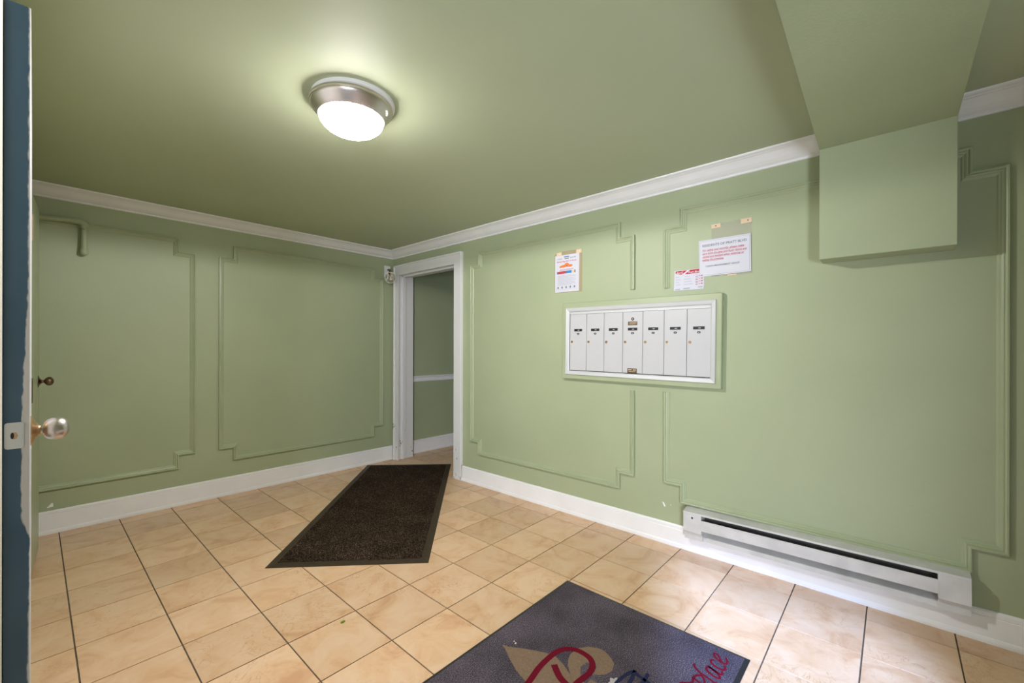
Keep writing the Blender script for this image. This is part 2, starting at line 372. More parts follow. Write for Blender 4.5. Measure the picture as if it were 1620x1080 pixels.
box(bm, XW + 0.055, XW + 0.10, 4.168, 4.19, 0, 2.09, 0.002); box(bm, XW + 0.055, XW + 0.10, 3.16, 3.178, 0, 2.09, 0.002); box(bm, XW + 0.055, XW + 0.10, 3.16, 4.19, 2.068, 2.09, 0.002)
struct('trim_9', bm, M['chipped'], 'white stepped jamb lining inside the doorway')

# dropped beam across the ceiling and the boxed end on the wall
bm = bmesh.new()
a = [(XL, 0.221, -0.205), (2.60, 0.278, -0.200)]
v = [bm.verts.new((x, y, z)) for (x, yl, yr) in a for (y, z) in ((yl, 2.248), (yr, 2.248), (yr, ZC), (yl, ZC))]
for q in ((0, 1, 2, 3), (4, 5, 6, 7), (0, 1, 5, 4), (1, 2, 6, 5), (2, 3, 7, 6), (3, 0, 4, 7)): bm.faces.new([v[i] for i in q])
struct('ceiling_beam', bm, M['green'], 'boxed green beam crossing the ceiling')
bm = bmesh.new(); box(bm, 2.600, XW, -0.200, 0.2785, 1.705, ZC, 0.0025, 1)
struct('wall_boxing', bm, M['green'], 'green boxed-in drop below the beam end')

# entrance opening lining (beside the camera) and cream casing strip
bm = bmesh.new(); box(bm, XL - 0.001, -0.0447, 1.28, 1.449, 0, 2.10, 0.0005)
struct('trim_10', bm, M['cream'], 'cream painted casing beside the blue door')

# ------------------------------------------------------------------ blue door
d1 = empty('door_1', (-0.025, 1.90, 0.0)); d1['kind'] = 'structure'; d1['label'] = 'open blue door standing edge on, paint worn white'
child(d1, 'door_panel', nb(-0.045, -0.004, 1.45, 2.35, 0.012, 2.024, 0.0015), M['blue'])
lp = bmesh.new()
def rrect(cu, cv, hu, hv, r, n=5):
    o = []
    for sx, sy, a0 in ((1, 1, 0), (-1, 1, 90), (-1, -1, 180), (1, -1, 270)):
        for k in range(n + 1):
            a = math.radians(a0 + 90 * k / n); o.append((cu + sx * (hu - r) + r * math.cos(a), cv + sy * (hv - r) + r * math.sin(a)))
    return o
onE = lambda x, z, h: (x, 1.45 - h, z)
prism(lp, rrect(-0.0278, 1.0655, 0.0142, 0.0290, 0.0055), onE, -0.002, 0.0018)
plate = child(d1, 'latch_plate', lp, M['steel'], label='silver latch plate with a dark hole')
hx = bmesh.new(); prism(hx, [(-0.0275 + 0.0055 * math.cos(math.radians(a)), 1.0655 + 0.0085 * math.sin(math.radians(a))) for a in range(0, 360, 60)], onE, 0.0015, 0.0021)
child(plate, 'latch_hole', hx, M['wood'])
hx = bmesh.new(); prism(hx, [(-0.0305 + 0.0028 * math.cos(math.radians(a)), 1.0655 + 0.0075 * math.sin(math.radians(a))) for a in range(0, 360, 45)], onE, 0.0020, 0.0024)
child(plate, 'latch_bolt', hx, M['dark'])
for z in (1.0840, 1.0470):
    child(plate, 'screw', lathe(bmesh.new(), [(0, 0.0026), (0.0008, 0.0022), (0.001, 0)], (-0.0275, 1.4485, z), (0, -1, 0), 12), M['steel'], True)
def knob(par, x, y, z, m, mr, s=1.0):
    child(par, 'rosette', lathe(bmesh.new(), [(0, 0.034 * s), (0.002, 0.034 * s), (0.004, 0.029 * s), (0.008, 0.019 * s), (0.013, 0.012 * s), (0.016, 0.0105 * s)], (x, y, z), (1, 0, 0), 32), mr, True)
    child(par, 'knob', lathe(bmesh.new(), [(0.010, 0.009 * s), (0.019, 0.0085 * s), (0.0205, 0.012 * s), (0.0225, 0.0175 * s), (0.027, 0.0225 * s), (0.034, 0.0255 * s), (0.042, 0.0266 * s), (0.050, 0.0252 * s), (0.057, 0.0210 * s), (0.0615, 0.013 * s), (0.063, 0.006 * s), (0.0632, 0)], (x, y, z), (1, 0, 0), 40), m, True)
knob(d1, -0.004, 1.505, 1.066, M['nickel'], M['brass'])
for z in (0.25, 1.80):
    child(d1, 'hinge', lathe(bmesh.new(), [(0, 0.006), (0.09, 0.006)], (-0.022, 2.356, z), (0, 0, 1), 12), M['nickel'], True)

# ------------------------------------------------------------------ green door, slightly ajar
ang = math.atan2(0.024 + 0.0293, 3.972 - 3.15)
d2 = empty('door_2', (-0.0293, 3.15, 0.0), rot=(0, 0, -ang)); d2['kind'] = 'structure'; d2['label'] = 'green painted door folded near the far wall'
link('door_panel', nb(-0.036, 0, 0, 0.823, 0.014, 2.112, 0.0015), M['green_trim'], d2)
o = bmesh.new(); box(o, -0.0005, 0.0035, 0.372, 0.392, 1.845, 1.99, 0.001); link('hinge', o, M['wood'], d2)['label'] = 'bare tan hinge patch'
o = bmesh.new(); box(o, -0.0005, 0.003, 0.375, 0.392, 0.955, 1.092, 0.001); link('lock_plate', o, M['bronze'], d2)['label'] = 'brown metal lock plate'
link('rosette', lathe(bmesh.new(), [(0, 0.036), (0.002, 0.036), (0.005, 0.027), (0.010, 0.016), (0.016, 0.011)], (0, 0.765, 1.052), (1, 0, 0), 32), M['bronze'], d2, True)
link('knob', lathe(bmesh.new(), [(0.010, 0.009), (0.024, 0.008), (0.027, 0.012), (0.032, 0.020), (0.040, 0.026), (0.048, 0.0272), (0.056, 0.025), (0.063, 0.017), (0.067, 0.008), (0.068, 0)], (0, 0.765, 1.052), (1, 0, 0), 40), M['bronze'], d2, True)

# ------------------------------------------------------------------ pipe on the far wall
pp = empty('wall_pipe', (0.1, 4.235, 2.13), 'green painted metal pipe turning down with an elbow and end cap', 'pipe')
yp, zp = 4.222, 2.138
child(pp, 'pipe_run', tube(bmesh.new(), [(XL, yp, zp - 0.020), (0.190, yp, zp)], 0.0170), M['green_trim'], True)
el = [(0.180, yp, zp)] + [(0.203 + 0.034 * math.sin(math.radians(t)), yp, zp - 0.034 + 0.034 * math.cos(math.radians(t))) for t in range(0, 91, 10)] + [(0.237, yp, zp - 0.058)]
child(pp, 'elbow', tube(bmesh.new(), el, 0.0215), M['green_trim'], True)
child(pp, 'pipe_drop', tube(bmesh.new(), [(0.237, yp, zp - 0.045), (0.237, yp, 1.935)], 0.0168), M['green_trim'], True)
child(pp, 'end_cap', lathe(bmesh.new(), [(0, 0.0), (0.002, 0.010), (0.006, 0.017), (0.014, 0.0215), (0.042, 0.0215), (0.046, 0.0195), (0.046, 0.0)], (0.237, yp, 1.905), (0, 0, 1), 24), M['green_trim'], True)
child(pp, 'clip', nb(0.118, 0.130, yp - 0.016, YW, zp - 0.020, zp + 0.014, 0.002), M['green_trim'])

# ------------------------------------------------------------------ ceiling lamp
lx, ly = 0.935, 1.785
cl = empty('ceiling_light', (lx, ly, ZC), 'flush ceiling light with brushed metal ring and glowing frosted dome', 'ceiling light')
child(cl, 'mounting_plate', lathe(bmesh.new(), [(0, 0.1735), (0.014, 0.1735), (0.018, 0.166), (0.018, 0.10)], (lx + 0.007, ly - 0.006, ZC), (0, 0, -1), 72), M['white'], True)
child(cl, 'ring', lathe(bmesh.new(), [(0.017, 0.150), (0.017, 0.166), (0.020, 0.1725), (0.028, 0.1745), (0.034, 0.1730), (0.036, 0.1700), (0.040, 0.1685), (0.046, 0.1640), (0.056, 0.1565), (0.067, 0.1475), (0.076, 0.1405), (0.079, 0.137), (0.077, 0.130)], (lx, ly, ZC), (0, 0, -1), 80, cap=False), M['nickel'], True)
prof = [(0.069, 0.1340)] + [(0.075 + 0.073 * math.sin(math.radians(t)), 0.1350 * math.cos(math.radians(t))) for t in range(0, 90, 9)] + [(0.148, 0.0)]
child(cl, 'glass_dome', lathe(bmesh.new(), prof, (lx, ly, ZC), (0, 0, -1), 64), M['lit'], True)
ch = bmesh.new()  # reflection on the ring, built as small white boxes
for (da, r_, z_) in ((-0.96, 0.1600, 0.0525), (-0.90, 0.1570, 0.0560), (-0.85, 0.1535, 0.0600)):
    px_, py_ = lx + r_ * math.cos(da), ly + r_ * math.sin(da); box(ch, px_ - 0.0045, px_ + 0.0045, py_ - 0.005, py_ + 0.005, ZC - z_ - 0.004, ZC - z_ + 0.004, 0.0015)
child(cl, 'chip_or_glint', ch, M['white'], label='white reflection modelled as a patch on the metal ring')['kind'] = 'stuff'

# ------------------------------------------------------------------ emergency lamp in the corner
em = empty('emergency_lamp', (2.66, YW, 2.12), 'small round emergency spotlight on a white plate beside the doorway', 'spotlight')
child(em, 'wall_plate', nb(2.622, 2.700, YW - 0.008, YW, 2.058, 2.189, 0.003), M['white'])
ctr = Vector((2.655, YW - 0.082, 2.048)); ax = Vector((-0.62, -0.72, -0.16)).normalized()
child(em, 'bracket', tube(bmesh.new(), [(2.668, YW - 0.004, 2.145), (2.664, YW - 0.045, 2.140), (2.658, YW - 0.062, 2.100)], 0.011, 12), M['bronze'], True)
child(em, 'lamp_housing', lathe(bmesh.new(), [(-0.050, 0.0), (-0.048, 0.022), (-0.036, 0.042), (-0.015, 0.056), (0.008, 0.0625), (0.013, 0.0625), (0.013, 0.0565)], ctr, ax, 40, cap=False), M['cream'], True)
child(em, 'reflector', lathe(bmesh.new(), [(0.0125, 0.056), (0.006, 0.045), (-0.002, 0.028), (0.002, 0.012), (0.010, 0.010), (0.014, 0.0)], ctr, ax, 40, cap=False), M['lens'], True)
child(em, 'screw', lathe(bmesh.new(), [(0, 0.003), (0.001, 0.003), (0.0015, 0)], (2.661, YW - 0.008, 2.178), (0, -1, 0), 10), M['steel'], True)

# ------------------------------------------------------------------ letterbox bank (local frame: +x out of wall is -X world; u=y, v=z about the centre)
mb = empty('mailbox_panel', (XW, 1.3315, 1.3145), 'wall mounted bank of seven white letterboxes in a green framed board', 'mailboxes', rot=(0.0115, 0, 0))
def loc(name, bm, m, par=mb, smooth=False, label=None):
    o = link(name, bm, m, par, smooth)
    if label: o['label'] = label
    return o
bm = bmesh.new()
onM = lambda y, z, h: (-h, y, z)
sweep(bm, [(-0.571, -0.286), (0.571, -0.286), (0.571, 0.286), (-0.571, 0.286)], [(0, 0), (0.0, 0.032), (0.003, 0.035), (0.042, 0.035), (0.042, 0.0)], onM, True)
loc('mounting_board', bm, M['green_trim'])
loc('cabinet_back', nb(-0.012, -0.001, -0.525, 0.525, -0.245, 0.245), M['dark'])
bm = bmesh.new()
sweep(bm, [(-0.5395, -0.2545), (0.5355, -0.2545), (0.5355, 0.2475), (-0.5395, 0.2475)], [(0, 0.030), (0.0, 0.043), (0.003, 0.046), (0.024, 0.041), (0.030, 0.036), (0.031, 0.015), (0.0, 0.015)], onM, True)
loc('frame', bm, M['silver'], label='silver metal surround')
loc('header_strip', nb(-0.031, -0.012, -0.510, 0.506, 0.199, 0.218, 0.001), M['silver'])
edges = [1.8320, 1.6865, 1.5420, 1.3970, 1.2520, 1.1070, 0.9620, 0.8190]
for i in range(7):
    y1, y0 = edges[i] - 1.3315, edges[i + 1] - 1.3315
    dr = loc('mailbox_door', nb(-0.036, -0.014, y0 + 0.0016, y1 - 0.0016, -0.2195, 0.1975, 0.0012), M['door_white'])
    cy = (y0 + y1) / 2
    pl = loc('name_slot', nb(-0.0385, -0.035, cy - 0.034, cy + 0.034, 0.0705, 0.0885, 0.001), M['black'], dr)
    loc('number_tag', nb(-0.0382, -0.035, cy - 0.0095 , cy + 0.0095, 0.046, 0.0585, 0.003, 1), M['black'], dr)
    t1 = bmesh.new(); box(t1, -0.0388, -0.0384, cy - 0.012, cy + 0.003, 0.0765, 0.0815); box(t1, -0.0385, -0.0381, cy - 0.004, cy + 0.004, 0.049, 0.0545)
    loc('tag_marks', t1, M['ink_lightgrey'], dr)['kind'] = 'stuff'
    lk = bmesh.new(); lathe(lk, [(0.035, 0.0092), (0.0385, 0.0092), (0.040, 0.0078), (0.040, 0.0)], (0, y1 - 0.0185, -0.008), (-1, 0, 0), 20)
    loc('lock', lk, M['brass'], dr, True)
    loc('keyhole', nb(-0.0405, -0.0395, y1 - 0.0195, y1 - 0.0175, -0.013, -0.003), M['dark'], dr)
    if i == 3:
        lk = bmesh.new(); lathe(lk, [(0.035, 0.0105), (0.037, 0.0105), (0.037, 0.0)], (0, cy, 0.1485), (-1, 0, 0), 20)
        loc('master_lock', lk, M['black'], dr, True, 'round master lock above the plates')
        lk = bmesh.new(); lathe(lk, [(0.0365, 0.004), (0.038, 0.004), (0.0385, 0.0)], (0, cy, 0.1485), (-1, 0, 0), 12)
        loc('lock_core', lk, M['brass'], dr, True)
        loc('brass_plate', nb(-0.0378, -0.035, cy - 0.034, cy + 0.034, 0.106, 0.131, 0.001), M['bronze'], dr)
        loc('brass_plate', nb(-0.0378, -0.035, cy - 0.034, cy + 0.034, -0.2185, -0.187, 0.001), M['bronze'], dr)
        t1 = bmesh.new()
        for (a0, a1, b0, b1) in ((-0.027, 0.022, 0.121, 0.124), (-0.022, 0.025, 0.113, 0.1155), (-0.028, -0.006, -0.200, -0.194), (0.002, 0.028, -0.200, -0.194), (-0.026, 0.024, -0.210, -0.2075)):
            box(t1, -0.0382, -0.0376, cy + a0, cy + a1, b0, b1)
        loc('plate_lettering', t1, M['tan'], dr)['kind'] = 'stuff'

# ------------------------------------------------------------------ text helper (lettering for the wall on the right)
def text_bm(txt, size, origin, target_w=None, italic=False, R=None, depth=0.0):
    cu = bpy.data.curves.new('lettering', 'FONT'); cu.body = txt; cu.size = size; cu.resolution_u = 2; cu.offset = size * 0.018
    if italic: cu.shear = 0.3
    ob = bpy.data.objects.new('lettering', cu); C.objects.link(ob)
    dg = bpy.context.evaluated_depsgraph_get(); me = bpy.data.meshes.new_from_object(ob.evaluated_get(dg))
    bpy.data.objects.remove(ob, do_unlink=True)
    b = bmesh.new(); b.from_mesh(me)
    if len(b.verts) and target_w:
        wv = max(v.co.x for v in b.verts) - min(v.co.x for v in b.verts)
        if wv > 0:
            for v in b.verts: v.co.x *= target_w / wv
    for v in b.verts: v.co = Vector((origin[0], origin[1] - v.co.x, origin[2] + v.co.y))
    return b
def merge(dst, src):
    me = bpy.data.meshes.new('tmp'); src.to_mesh(me); src.free(); dst.from_mesh(me); bpy.data.meshes.remove(me); return dst
def flatlink(par, name, bm, m, label=None):
    me = bpy.data.meshes.new(name); bm.to_mesh(me); bm.free(); me.materials.append(m)
    o = bpy.data.objects.new(name, me); C.objects.link(o); o.parent = par; o.location = -Vector(par.location)
    if name not in ('photo_strip', 'logo_band', 'grey_stamp'): o['kind'] = 'stuff'
    if label: o['label'] = label
    return o
def rect(bm, x, y1, y0, z0, z1):
    box(bm, x, x + 0.0004, y0, y1, z0, z1); return bm

# notice near the doorway
n1 = empty('flyer_in_sleeve', (XW, 1.88, 1.85), 'tall flyer with orange pictures in a tan edged plastic sleeve', 'notice')
bm = bmesh.new(); prism(bm, [(2.001, 1.697), (1.749, 1.692), (1.749, 2.012), (1.975, 2.017), (2.001, 1.994)], onR, 0.0005, 0.002)
child(n1, 'plastic_sleeve', bm, clear_mat('tan_plastic', (0.50, 0.42, 0.26), 0.75))
bm = bmesh.new(); prism(bm, [(1.996, 1.700), (1.774, 1.699), (1.772, 1.984), (1.995, 1.987)], onR, 0.002, 0.0028)
child(n1, 'paper', bm, M['paper'])
for y in (1.957, 1.775):
    t_ = child(n1, 'tan_tab', nb(XW - 0.0035, XW - 0.0005, y - 0.024, y + 0.024, 1.984, 2.012, 0.0005), M['tan'])
    child(n1, 'screw', lathe(bmesh.new(), [(0, 0.004), (0.0015, 0.003), (0.002, 0)], (XW - 0.0035, y - 0.003, 1.999), (-1, 0, 0), 10), M['steel'], True)
xt = XW - 0.0034
bm = text_bm('AT SALES', 0.012, (xt, 1.975, 1.955), 0.048, True); merge(bm, text_bm('Apply Club', 0.012, (xt, 1.855, 1.957), 0.052, True))
flatlink(n1, 'lettering', bm, M['ink_grey'])
bm = text_bm('Morning Village Bakers in the area', 0.014, (xt, 1.978, 1.932), 0.180, True); merge(bm, text_bm('Best new collected site', 0.013, (xt, 1.950, 1.869), 0.125, True))
flatlink(n1, 'red_lettering', bm, M['ink_red'])
bm = bmesh.new()
for cy, cz, ry, rz in ((1.885, 1.907, 0.022, 0.016), (1.915, 1.900, 0.030, 0.010), (1.860, 1.899, 0.030, 0.009), (1.940, 1.897, 0.014, 0.008)):
    prism(bm, [(cy + ry * math.cos(t * math.pi / 8), cz + rz * math.sin(t * math.pi / 8)) for t in range(16)], onR, 0.0028, 0.0033 + 0.00002 * cy)
flatlink(n1, 'orange_picture', bm, M['orange'])
bm = bmesh.new(); rect(bm, xt, 1.965, 1.895, 1.842, 1.862); flatlink(n1, 'photo_strip', bm, M['ink_red'])
bm = bmesh.new(); rect(bm, xt, 1.895, 1.840, 1.842, 1.862); flatlink(n1, 'photo_strip', bm, M['blue_ink'])
bm = bmesh.new(); rect(bm, xt, 1.977, 1.965, 1.842, 1.862); rect(bm, xt, 1.815, 1.805, 1.842, 1.862); prism(bm, [(1.885 + 0.007 * math.cos(t), 1.902 + 0.006 * math.sin(t)) for t in (0, 1, 2, 3, 4, 5)], onR, 0.0030, 0.0038)
for k in range(5): rect(bm, xt, 1.972 - k * 0.038, 1.960 - k * 0.038, 1.728, 1.743)
flatlink(n1, 'small_pictures', bm, M['ink_grey'])
bm = bmesh.new(); rect(bm, xt, 1.840, 1.815, 1.842, 1.862); flatlink(n1, 'photo_strip', bm, M['tan'])
bm = bmesh.new(); rect(bm, xt, 1.915, 1.855, 1.960, 1.968); flatlink(n1, 'logo_band', bm, M['tan'])
bm = bmesh.new(); rect(bm, xt, 1.910, 1.862, 1.968, 1.975); rect(bm, xt, 1.905, 1.866, 1.954, 1.960); flatlink(n1, 'logo_band', bm, M['blue_ink'])
bm = bmesh.new()
for k in range(14):
    z = 1.828 - k * 0.0058; wln = random.choice([0.16, 0.13, 0.165, 0.10, 0.17]); rect(bm, xt, 1.970, 1.970 - wln, z, z + 0.0022)
rect(bm, xt, 1.985, 1.795, 1.722, 1.7235)
flatlink(n1, 'printed_lines', bm, M['ink_lightgrey'])

# residents letter
n2 = empty('residents_letter', (XW, 0.75, 1.85), 'white landscape letter to residents with red handwriting style text on a clear sleeve', 'notice')
bm = bmesh.new(); prism(bm, [(0.828, 1.696), (0.607, 1.697), (0.609, 2.015), (0.828, 2.014)], onR, 0.0005, 0.002)
child(n2, 'plastic_sleeve', bm, M['sleeve'])
bm = bmesh.new(); prism(bm, [(0.8975, 1.704), (0.611, 1.707), (0.615, 1.925), (0.901, 1.925)], onR, 0.0058, 0.0066)
child(n2, 'paper', bm, M['paper'])
bm = bmesh.new(); box(bm, XW - 0.006, XW - 0.002, 0.64, 0.80, 1.72, 1.91); child(n2, 'backing_pad', bm, M['tan'])
child(n2, 'tan_tab', nb(XW - 0.0045, XW - 0.0005, 0.775, 0.828, 1.990, 2.014, 0.0005), M['tan'])
child(n2, 'tan_tab', nb(XW - 0.0045, XW - 0.0005, 0.609, 0.666, 1.988, 2.016, 0.0005), M['tan'])
child(n2, 'tan_tab', nb(XW - 0.0045, XW - 0.0005, 0.69, 0.74, 1.694, 1.703, 0.0005), M['tan'])
for y, z in ((0.803, 2.003), (0.629, 2.003)):
    child(n2, 'screw', lathe(bmesh.new(), [(0, 0.0045), (0.0015, 0.0035), (0.002, 0)], (XW - 0.0045, y, z), (-1, 0, 0), 12), M['ink_grey'], True)
xt = XW - 0.0071
bm = text_bm('RESIDENTS OF PRATT BLVD', 0.020, (xt, 0.880, 1.884), 0.245)
merge(bm, text_bm('CAGAN MANAGEMENT GROUP', 0.0145, (xt, 0.860, 1.760), 0.188))
for (y0, y1, z0, z1) in ((0.620, 0.895, 1.9175, 1.9182), (0.620, 0.895, 1.7120, 1.7127), (0.8950, 0.8957, 1.712, 1.918), (0.6200, 0.6207, 1.712, 1.918)): box(bm, xt, xt + 0.0003, y0, y1, z0, z1)
flatlink(n2, 'lettering', bm, M['ink_grey'])
lines = ['For safety and security, please make', 'sure both the gate and foyer doors are', 'closed and latched when entering or', 'exiting the premises.']
ws = [0.232, 0.245, 0.232, 0.122]
bm = bmesh.new()
for k, (t, wd) in enumerate(zip(lines, ws)):
    z = 1.857 - k * 0.0195
    merge(bm, text_bm(t, 0.0165, (xt, 0.880, z), wd, True)); rect(bm, xt, 0.880, 0.880 - wd, z - 0.0035, z - 0.0024)
flatlink(n2, 'red_lettering', bm, M['ink_red'])
bm = bmesh.new(); box(bm, xt, xt + 0.0003, 0.672, 0.742, 1.735, 1.750); flatlink(n2, 'grey_stamp', bm, mat('pale_stamp', (0.66, 0.66, 0.68), 0.6))

# small red and white card
n3 = empty('red_headed_card', (XW, 0.96, 1.69), 'small glossy card with red header tucked behind the letter corner', 'notice')
cardpt = lambda y, z, h: (XW - h - 0.004 * max(0.0, (1.70 - z)) / 0.07 * (1 if y > 1.0 else 0.6), y, z)
bm = bmesh.new(); prism(bm, [(1.056, 1.631), (0.873, 1.630), (0.869, 1.66), (0.870, 1.757), (1.052, 1.7595)], cardpt, 0.0008, 0.0016)
child(n3, 'paper', bm, M['paper'])
bm = bmesh.new(); prism(bm, [(1.045, 1.729), (1.010, 1.729), (0.972, 1.7555), (1.045, 1.7555)], cardpt, 0.0016, 0.0021); prism(bm, [(1.000, 1.722), (0.905, 1.729), (0.885, 1.729), (0.885, 1.7555), (0.955, 1.7555)], cardpt, 0.0016, 0.0021)
child(n3, 'red_header', bm, M['card_red'])
xt = XW - 0.0027
bm = text_bm('April', 0.022, (xt, 1.042, 1.737), 0.045, True); merge(bm, text_bm('Pratt Blvd', 0.018, (xt, 0.968, 1.735), 0.070, True))
flatlink(n3, 'lettering', bm, M['paper'])
xt = XW - 0.0075
bm = bmesh.new()
for k in range(4):
    z = 1.715 - k * 0.0165
    rect(bm, xt, 1.042, 1.042 - (0.030 if k % 2 else 0.020), z, z + 0.003); rect(bm, xt, 0.990, 0.955 - 0.006 * k, z, z + 0.003); rect(bm, xt, 0.920, 0.906, z + 0.004, z + 0.0065)
rect(bm, xt, 1.045, 1.015, 1.634, 1.643); rect(bm, xt, 0.995, 0.955, 1.636, 1.646); rect(bm, xt, 0.905, 0.878, 1.640, 1.648)
flatlink(n3, 'printed_lines', bm, M['ink_lightgrey'])
bm = bmesh.new()
for k in range(4):
    z = 1.711 - k * 0.0165; rect(bm, xt, 0.920, 0.907, z - 0.003, z); rect(bm, xt, 0.900, 0.895, z, z + 0.004); rect(bm, xt, 0.888, 0.878, z, z + 0.005)
flatlink(n3, 'red_figures', bm, M['ink_red'])

# ------------------------------------------------------------------ baseboard heater
ht = empty('baseboard_heater', (XW, 0.357, 0.10), 'long white electric baseboard heater fixed low on the panelled wall', 'heater', rot=(-0.0122, 0, 0))
hz = lambda z: z - 0.10 - 0.005
def hb(name, x0, x1, y0, y1, z0, z1, m, bev=0.001, par=None, label=None):
    o = link(name, nb(x0 - XW, x1 - XW, y0 - 0.357, y1 - 0.357, hz(z0), hz(z1), bev), m, par or ht)
    if label: o['label'] = label
    return o
bm = bmesh.new(); onH = lambda x, z, y: (x - XW, y - 0.357, hz(z))
prism(bm, [(2.744, 0.285), (2.740, 0.285), (2.740, 0.160), (2.704, 0.130), (2.700, 0.108), (2.744, 0.104)], onH, -0.250, 0.965)
link('back_plate', bm, M['enamel'], ht)
bm = bmesh.new(); prism(bm, [(2.742, 0.288), (2.742, 0.292), (2.668, 0.279), (2.666, 0.269), (2.669, 0.268), (2.671, 0.275)], onH, -0.250, 0.965)
link('top_cover', bm, M['enamel'], ht)
for (y0, y1) in ((0.860, 0.965), (-0.250, -0.148)):
    bm = bmesh.new(); prism(bm, [(2.744, 0.277), (2.669, 0.274), (2.668, 0.160), (2.676, 0.154), (2.680, 0.146), (2.744, 0.144)], onH, y0, y1)
    ec = link('end_box', bm, M['enamel'], ht)
    yc = (y0 + y1) / 2
    link('screw', lathe(bmesh.new(), [(0, 0.0065), (0.0015, 0.0055), (0.0015, 0.0)], (2.669 - XW, yc - 0.357, hz(0.245)), (-1, 0, 0), 14), M['dark'] if y0 > 0.5 else M['enamel'], ec, True)
    bm = bmesh.new(); prism(bm, [(2.744, 0.150), (2.690, 0.148), (2.688, 0.108), (2.744, 0.104)], onH, y0, y1)
    link('bottom_lip', bm, M['enamel'], ec)
bm = bmesh.new(); prism(bm, [(2.670, 0.242), (2.667, 0.240), (2.667, 0.181), (2.671, 0.177), (2.680, 0.178), (2.680, 0.180), (2.672, 0.181), (2.671, 0.240)], onH, -0.150, 0.862)
link('front_panel', bm, M['enamel'], ht)
bm = bmesh.new(); tube(bm, [(2.700 - XW, -0.15 - 0.357, hz(0.212)), (2.700 - XW, 0.86 - 0.357, hz(0.212))], 0.008, 10); link('heating_rod', bm, M['fin'], ht, True)
bm = bmesh.new()
for k in range(120): box(bm, 2.684 - XW, 2.728 - XW, -0.145 - 0.357 + k * 0.00835, -0.1445 - 0.357 + k * 0.00835, hz(0.190), hz(0.232))
fn = link('heating_fins', bm, M['fin'], ht); fn['kind'] = 'stuff'
hb('inner_baffle', 2.737, 2.7395, -0.148, 0.862, 0.165, 0.280, M['fin'], 0.0005)

# ------------------------------------------------------------------ floor mats
def mat_bm(cs, inset, z0, z1, zi):
    cen = sum((Vector(c) for c in cs), Vector((0, 0))) / 4; bm = bmesh.new()
    def ins(d):
        out = []
        for i in range(4):
            p, a, b = Vector(cs[i]), Vector(cs[i - 1]), Vector(cs[(i + 1) % 4])
            out.append(p + (a - p).normalized() * d + (b - p).normalized() * d)
        return out
    return ins
def make_mat(name, cs, inset, label, m_edge, m_pile, h=0.007):
    bx = sum(c[0] for c in cs) / 4; by = sum(c[1] for c in cs) / 4
    t = empty(name, (bx, by, 0.0), label, 'floor mat'); ins = mat_bm(cs, inset, 0, 0, 0)
    o0, o1, o2 = ins(0), ins(inset * 0.85), ins(inset)
    bm = bmesh.new(); R = []
    for pts, z in ((o0, 0.0), (o0, 0.002), (o1, h), (o2, h - 0.001), (o2, 0.0)): R.append([bm.verts.new((p.x, p.y, z)) for p in pts])
    for k in range(5):
        a, b = R[k], R[(k + 1) % 5]
        for i in range(4): bm.faces.new((a[i], a[(i + 1) % 4], b[(i + 1) % 4], b[i]))
    child(t, 'rubber_border', bm, m_edge)
    bm = bmesh.new(); prism(bm, [(p.x, p.y) for p in ins(inset - 0.001)], lambda x, y, h_: (x, y, h_), 0.0005, h)
    child(t, 'carpet_pile', bm, m_pile)
    return t
m1 = make_mat('brown_floor_mat', [(0.885, 2.684), (1.549, 2.039), (3.036, 3.600), (2.405, 4.235)], 0.048, 'dark brown carpet mat with rubber border lying diagonally into the doorway', M['rubber'], M['brown_pile'])
m2 = make_mat('logo_floor_mat', [(1.936, 1.322), (1.936, 0.432), (0.44, 0.432), (0.44, 1.324)], 0.018, 'grey entrance mat with fleur emblem, maroon lettering and black edge', M['rubber_black'], M['grey_pile'], 0.0075)
MZ = 0.0078
up_ = lambda z0: (lambda x, y, h: (x, y, z0 + h))
def patch(name, polys, m, z=MZ, h=0.0006, label=None):
    bm = bmesh.new()
    for p in polys: prism(bm, p, up_(z), -0.002, h)
    bmesh.ops.triangulate(bm, faces=[f for f in bm.faces if len(f.verts) > 4])
    return child(m2, name, bm, m, label=label)
def ribbon(name, strokes, wd, m, z=MZ, h=0.0014, label=None):
    bm = bmesh.new()
    for st in strokes:
        ww = wd
        if isinstance(st, tuple): ww, st = st
        P = [Vector(p) for p in st]
        # Catmull-Rom smoothing
        Q = []
        for i in range(len(P) - 1):
            p0, p1, p2, p3 = P[max(i - 1, 0)], P[i], P[i + 1], P[min(i + 2, len(P) - 1)]
            for k in range(5):
                t = k / 5; Q.append(0.5 * ((2 * p1) + (p2 - p0) * t + (2 * p0 - 5 * p1 + 4 * p2 - p3) * t * t + (3 * p1 - p0 - 3 * p2 + p3) * t ** 3))
        Q.append(P[-1]); lf, rg = [], []
        for i, q in enumerate(Q):
            d = (Q[min(i + 1, len(Q) - 1)] - Q[max(i - 1, 0)]); d = d.normalized() if d.length > 1e-9 else Vector((1, 0)); n = Vector((-d.y, d.x)) * ww / 2
            lf.append(q + n); rg.append(q - n)
        for i in range(len(Q) - 1):
            pts = [lf[i], lf[i + 1], rg[i + 1], rg[i]]
            top_ = [bm.verts.new((p.x, p.y, z + h)) for p in pts]; bt = [bm.verts.new((p.x, p.y, z - 0.001)) for p in pts]
            bm.faces.new(top_)
            for a, b in ((0, 1), (2, 3)): bm.faces.new((top_[a], top_[b], bt[b], bt[a]))
    return child(m2, name, bm, m, label=label)
AX = 1.325
